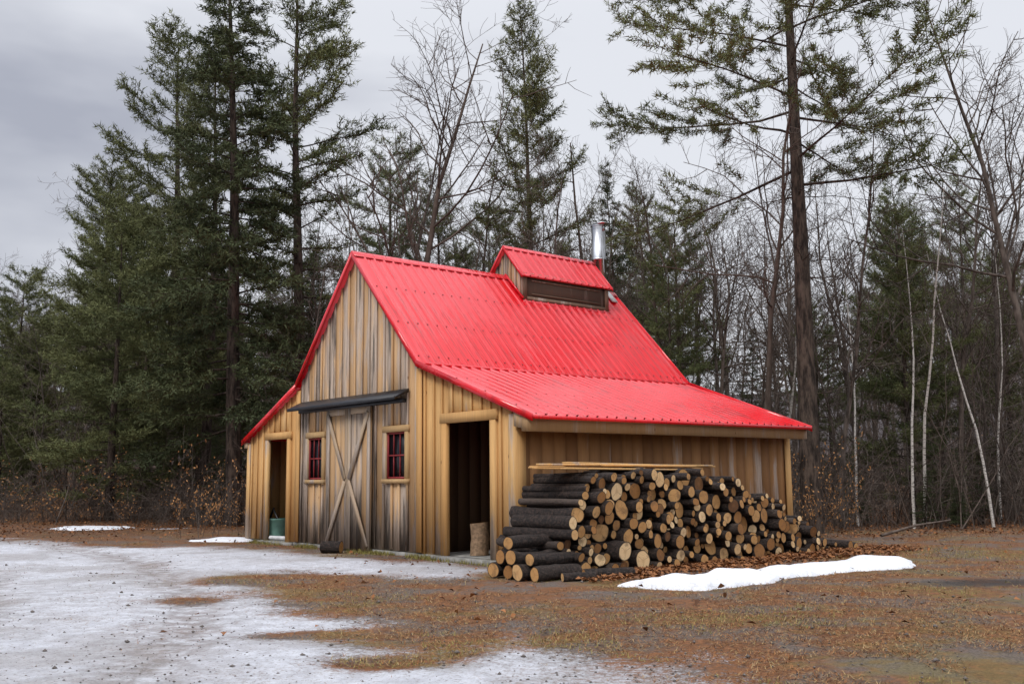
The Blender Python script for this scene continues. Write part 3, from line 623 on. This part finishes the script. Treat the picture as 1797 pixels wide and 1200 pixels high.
put(bn,BM[0],-3.35,28,14.8,13,.4,sxy=1.15);put(bn,BM[2],-4.3,30,13,11,1.7);put(bn,BM[1],5.5,22.3,10.6,12,2.1,tilt=(0,-.1));put(bn,BM[2],7.5,23,9.2,11,1);put(bn,BM[0],11.9,22,12.5,13,3);put(bn,BM[1],12.8,26,11,12,4.4)
put(bn,BM[1],9.6,28,9.5,12,.7);put(bn,BM[2],10.9,24.5,10.5,11,2.9);put(bn,BM[2],4.3,27,9.5,11,.3);put(bn,BM[0],-1.2,33,11.5,13,5.1);put(bn,BM[1],2.6,33,10.5,12,3.1);put(bn,BM[0],8.8,31,10.5,13,1.4)
for x,y,h in ((9.0,22.6,7.0),(9.35,22.9,7.8),(10.7,22.4,6.6),(8.15,23.8,6.5),(-3.8,32,12),(.9,34,11),(7.4,27,8),(12.1,25,7)): put('birch_tree',BI[random.randint(0,1)],x,y,h,10,sxy=.9)
put(pn,conifer(17.5,.235,4.4,.42,40,lambda u:1.0-.5*u,.015,.07,7,.15,9,.012,'pine',lean=(-.004,0),clump=.4,nkeep=.8,elev0=-.02,elev1=.35,dead=10,subang=.9).mesh('white_pine',[m_pbark,m_pine]),6.3,21.2,rz=0.)
g=Geo();P,_=wander(np.zeros(3),[0,0,1],11.3,12,.03);g.tube(P,np.linspace(.10,.018,13),8,0)
for j in range(26):
    an=rng.uniform(0,6.28);i_=rng.integers(5,12);C,_=wander(P[i_]+(P[i_+1]-P[i_])*rng.random(),[math.cos(an),math.sin(an),rng.uniform(-.4,.6)],rng.uniform(.2,.9),3,.25);g.tube(C,[.016,.011,.008,.005],4,0)
g.obj('dead_tree',[m_bark],loc=(2.42,30,float(gz(2.42,30))))
forest=empty('forest')
def okpos(x,y,m=1.2):
    lx,ly=bldlocal(x,y);return not((lx>-4.3-m)and(lx<6.6+m*.4)and(ly>-8)and(ly<6.5+m))
cnt=0
while cnt<320:
    y=25+ (100-25)*random.random()**1.25;x=random.uniform(-.66,.62)*y
    if x<-5 and y<31+(-x-5)*.35: continue
    if not okpos(x,y,2): continue
    cnt+=1;rr=random.random();s_=x/y
    conif=.32 if s_<-.05 else (.20 if s_<.2 else .06)
    if y>60: conif+=.08
    lim=(random.uniform(.17,.34) if s_<.06 else random.uniform(.13,.29) if s_>-.4 else .2)*y+1.2
    if s_<-.42: lim=random.uniform(.10,.20)*y+1.2
    if rr<conif:
        i_=random.choice([0,1,2,4,5]);me=(PM+SM)[i_];b=(15,15,12,15,15,12)[i_]
        put('forest_conifer',me,x,y,min(random.uniform(9,15),lim),b,parent=forest,sxy=random.uniform(.85,1.1))
    else:
        i_=random.randint(0,3);put('forest_hardwood',BM[i_],x,y,min(random.uniform(9,16),lim),(13,12,11,9)[i_],parent=forest,sxy=random.uniform(.9,1.3))
def brush(n,hh,leafy=False):
    g=Geo();LP=[]
    for j in range(n):
        p=np.array([rng.uniform(-1.4,1.4),rng.uniform(-1.4,1.4),-.1]);h=rng.uniform(.25,1)*hh;P,_=wander(p,[rng.normal(0,.35),rng.normal(0,.35),1],h,5,.16,.03)
        r=.004+.0035*h;g.tube(P,np.linspace(r,.0035,6),3,0)
        for q in range(9):
            a=rng.integers(1,5);C,_=wander(P[a]+(P[a+1]-P[a])*rng.random(),[rng.normal(0,1),rng.normal(0,1),.4],h*rng.uniform(.12,.38),3,.25,.03);g.tube(C,[.0045,.004,.0035,.003],3,0)
            if leafy: LP+=[C[2],C[3],C[1]]
    if leafy:
        LP=np.array(LP);k=rng.random(len(LP))<.6;LP=np.repeat(LP[k],2,0)+rng.normal(0,.05,(k.sum()*2,3));m=len(LP);a1=nrm(rng.normal(0,1,(m,3)));b1=nrm(np.cross(a1,rng.normal(0,1,(m,3))));s=.042
        V=np.stack([LP-a1*s,LP-b1*s*.5,LP+a1*s,LP+b1*s*.5],1).reshape(-1,3);i=np.arange(m)[:,None]*4;g.add(V,np.vstack([i+[0,1,2],i+[0,2,3]]),1,np.repeat(rng.random(m),4))
    return g
UM=[brush(20,3.0).mesh('brush_a',[m_bark,m_beech]),brush(16,4.6).mesh('brush_b',[m_bark,m_beech]),brush(36,1.6).mesh('brush_c',[m_bark,m_beech]),brush(9,2.6,True).mesh('beech_clump',[m_bark,m_beech])]
under=empty('undergrowth')
cnt=0
while cnt<260:
    y=22.5+(60-22.5)*random.random()**1.6;x=random.uniform(-.62,.60)*y
    if x<-5 and y<27+(-x-5)*.2: continue
    if not okpos(x,y,1.6): continue
    cnt+=1;put('thicket',UM[random.choices([0,1,2,3],[4,4,5,1.0])[0]],x,y,random.uniform(.7,1.35),1,parent=under)
for j in range(30):
    x=random.uniform(-18,-6);put('thicket',UM[random.choice([0,2,2,2,3])],x,26.5+(-x-5)*.25+random.uniform(0,3),random.uniform(.5,1.0),1,parent=under)
for x,y in ((5.9,20.4),(6.3,20.8),(-6.4,21.8),(-6.0,22.4),(7.0,21.5)): put('beech_sapling',UM[3],x,y,random.uniform(.7,1.1),1,parent=under,sxy=.6)
for x,y,h in ((9.2,22.5,1.3),(10.3,23.5,1.8),(11.2,24.,1.5),(12.2,23,1.8),(8.2,24,1.6),(13.3,25,2.2),(12.8,22.3,1.2),(9.8,22.,1.1),(-9,31,2.5)): put('young_fir',SM[1],x,y,h,12,parent=under,sxy=1.7)
g=Geo();C,_=wander(np.array([9.6,18.9,.1]),[1,-.25,.02],2.2,6,.1);g.tube(C,np.linspace(.06,.03,7),7,0);g.tube([(7.0,19.2,.05),(7.8,19.5,.22),(8.6,19.8,.3)],[.03,.025,.015],6,0);g.obj('fallen_branch',[m_bark])
# ------------------------------------------------------------------ light, sky, camera
AZ=math.radians(215);EL_=math.radians(48)
w=bpy.data.worlds.new('World');S.world=w;w.use_nodes=True;nt=w.node_tree;bg=nt.nodes['Background']
sky=nt.nodes.new('ShaderNodeTexSky');sky.sky_type='NISHITA';sky.sun_disc=False;sky.sun_elevation=EL_;sky.sun_rotation=AZ;sky.air_density=1.5;sky.dust_density=3
def wn(ty,**k):
    n=nt.nodes.new(ty)
    for a,b in k.items(): setattr(n,a,b)
    return n
tc=wn('ShaderNodeTexCoord');mp=wn('ShaderNodeMapping');mp.inputs['Scale'].default_value=(1.2,1.2,3.4);nt.links.new(tc.outputs['Generated'],mp.inputs[0])
no=wn('ShaderNodeTexNoise');no.inputs['Scale'].default_value=1.7;no.inputs['Detail'].default_value=5;no.inputs['Roughness'].default_value=.5;nt.links.new(mp.outputs[0],no.inputs[0])
sx=wn('ShaderNodeSeparateXYZ');nt.links.new(tc.outputs['Generated'],sx.inputs[0])
m1=wn('ShaderNodeMath',operation='MULTIPLY_ADD');nt.links.new(sx.outputs[0],m1.inputs[0]);m1.inputs[1].default_value=.42;nt.links.new(no.outputs[0],m1.inputs[2])
cr=wn('ShaderNodeValToRGB');nt.links.new(m1.outputs[0],cr.inputs[0]);e=cr.color_ramp.elements;e[0].position=.17;e[0].color=(4.3,4.5,5.3,1);e[1].position=.45;e[1].color=(8.2,8.4,9.0,1)
zr=wn('ShaderNodeMapRange');zr.interpolation_type='SMOOTHSTEP';nt.links.new(sx.outputs[2],zr.inputs[0])
for i_,x in ((1,.42),(2,.95),(3,1.0),(4,2.8)): zr.inputs[i_].default_value=x
vs=wn('ShaderNodeVectorMath',operation='SCALE');nt.links.new(cr.outputs[0],vs.inputs[0]);nt.links.new(zr.outputs[0],vs.inputs['Scale'])
mx=wn('ShaderNodeMix',data_type='RGBA');mx.inputs[0].default_value=.93;nt.links.new(sky.outputs[0],mx.inputs[6]);nt.links.new(vs.outputs[0],mx.inputs[7]);nt.links.new(mx.outputs[2],bg.inputs[0]);bg.inputs[1].default_value=.10
sl=bpy.data.lights.new('sun','SUN');sl.energy=1.45;sl.angle=math.radians(18);sl.color=(1,.965,.92);so=bpy.data.objects.new('sun',sl);COL.objects.link(so)
dv=Vector((math.sin(AZ)*math.cos(EL_),math.cos(AZ)*math.cos(EL_),math.sin(EL_)));so.rotation_euler=dv.to_track_quat('Z','Y').to_euler()
cam=bpy.data.cameras.new('camera');co_=bpy.data.objects.new('camera',cam);COL.objects.link(co_);S.camera=co_
p=.1357;r=.0101;Xv=Vector((1,0,0));U=Vector((0,-math.sin(p),math.cos(p)));F=Vector((0,math.cos(p),math.sin(p)))
Rv=Xv*math.cos(r)-U*math.sin(r);Uv=Xv*math.sin(r)+U*math.cos(r)
M=Matrix((Rv,Uv,-F)).transposed().to_4x4();M.translation=Vector((0,0,1.2232));co_.matrix_world=M
cam.sensor_width=36;cam.lens=36*1736/1797;cam.clip_end=2000
S.view_settings.view_transform='Standard';S.view_settings.look='None';S.view_settings.exposure=0
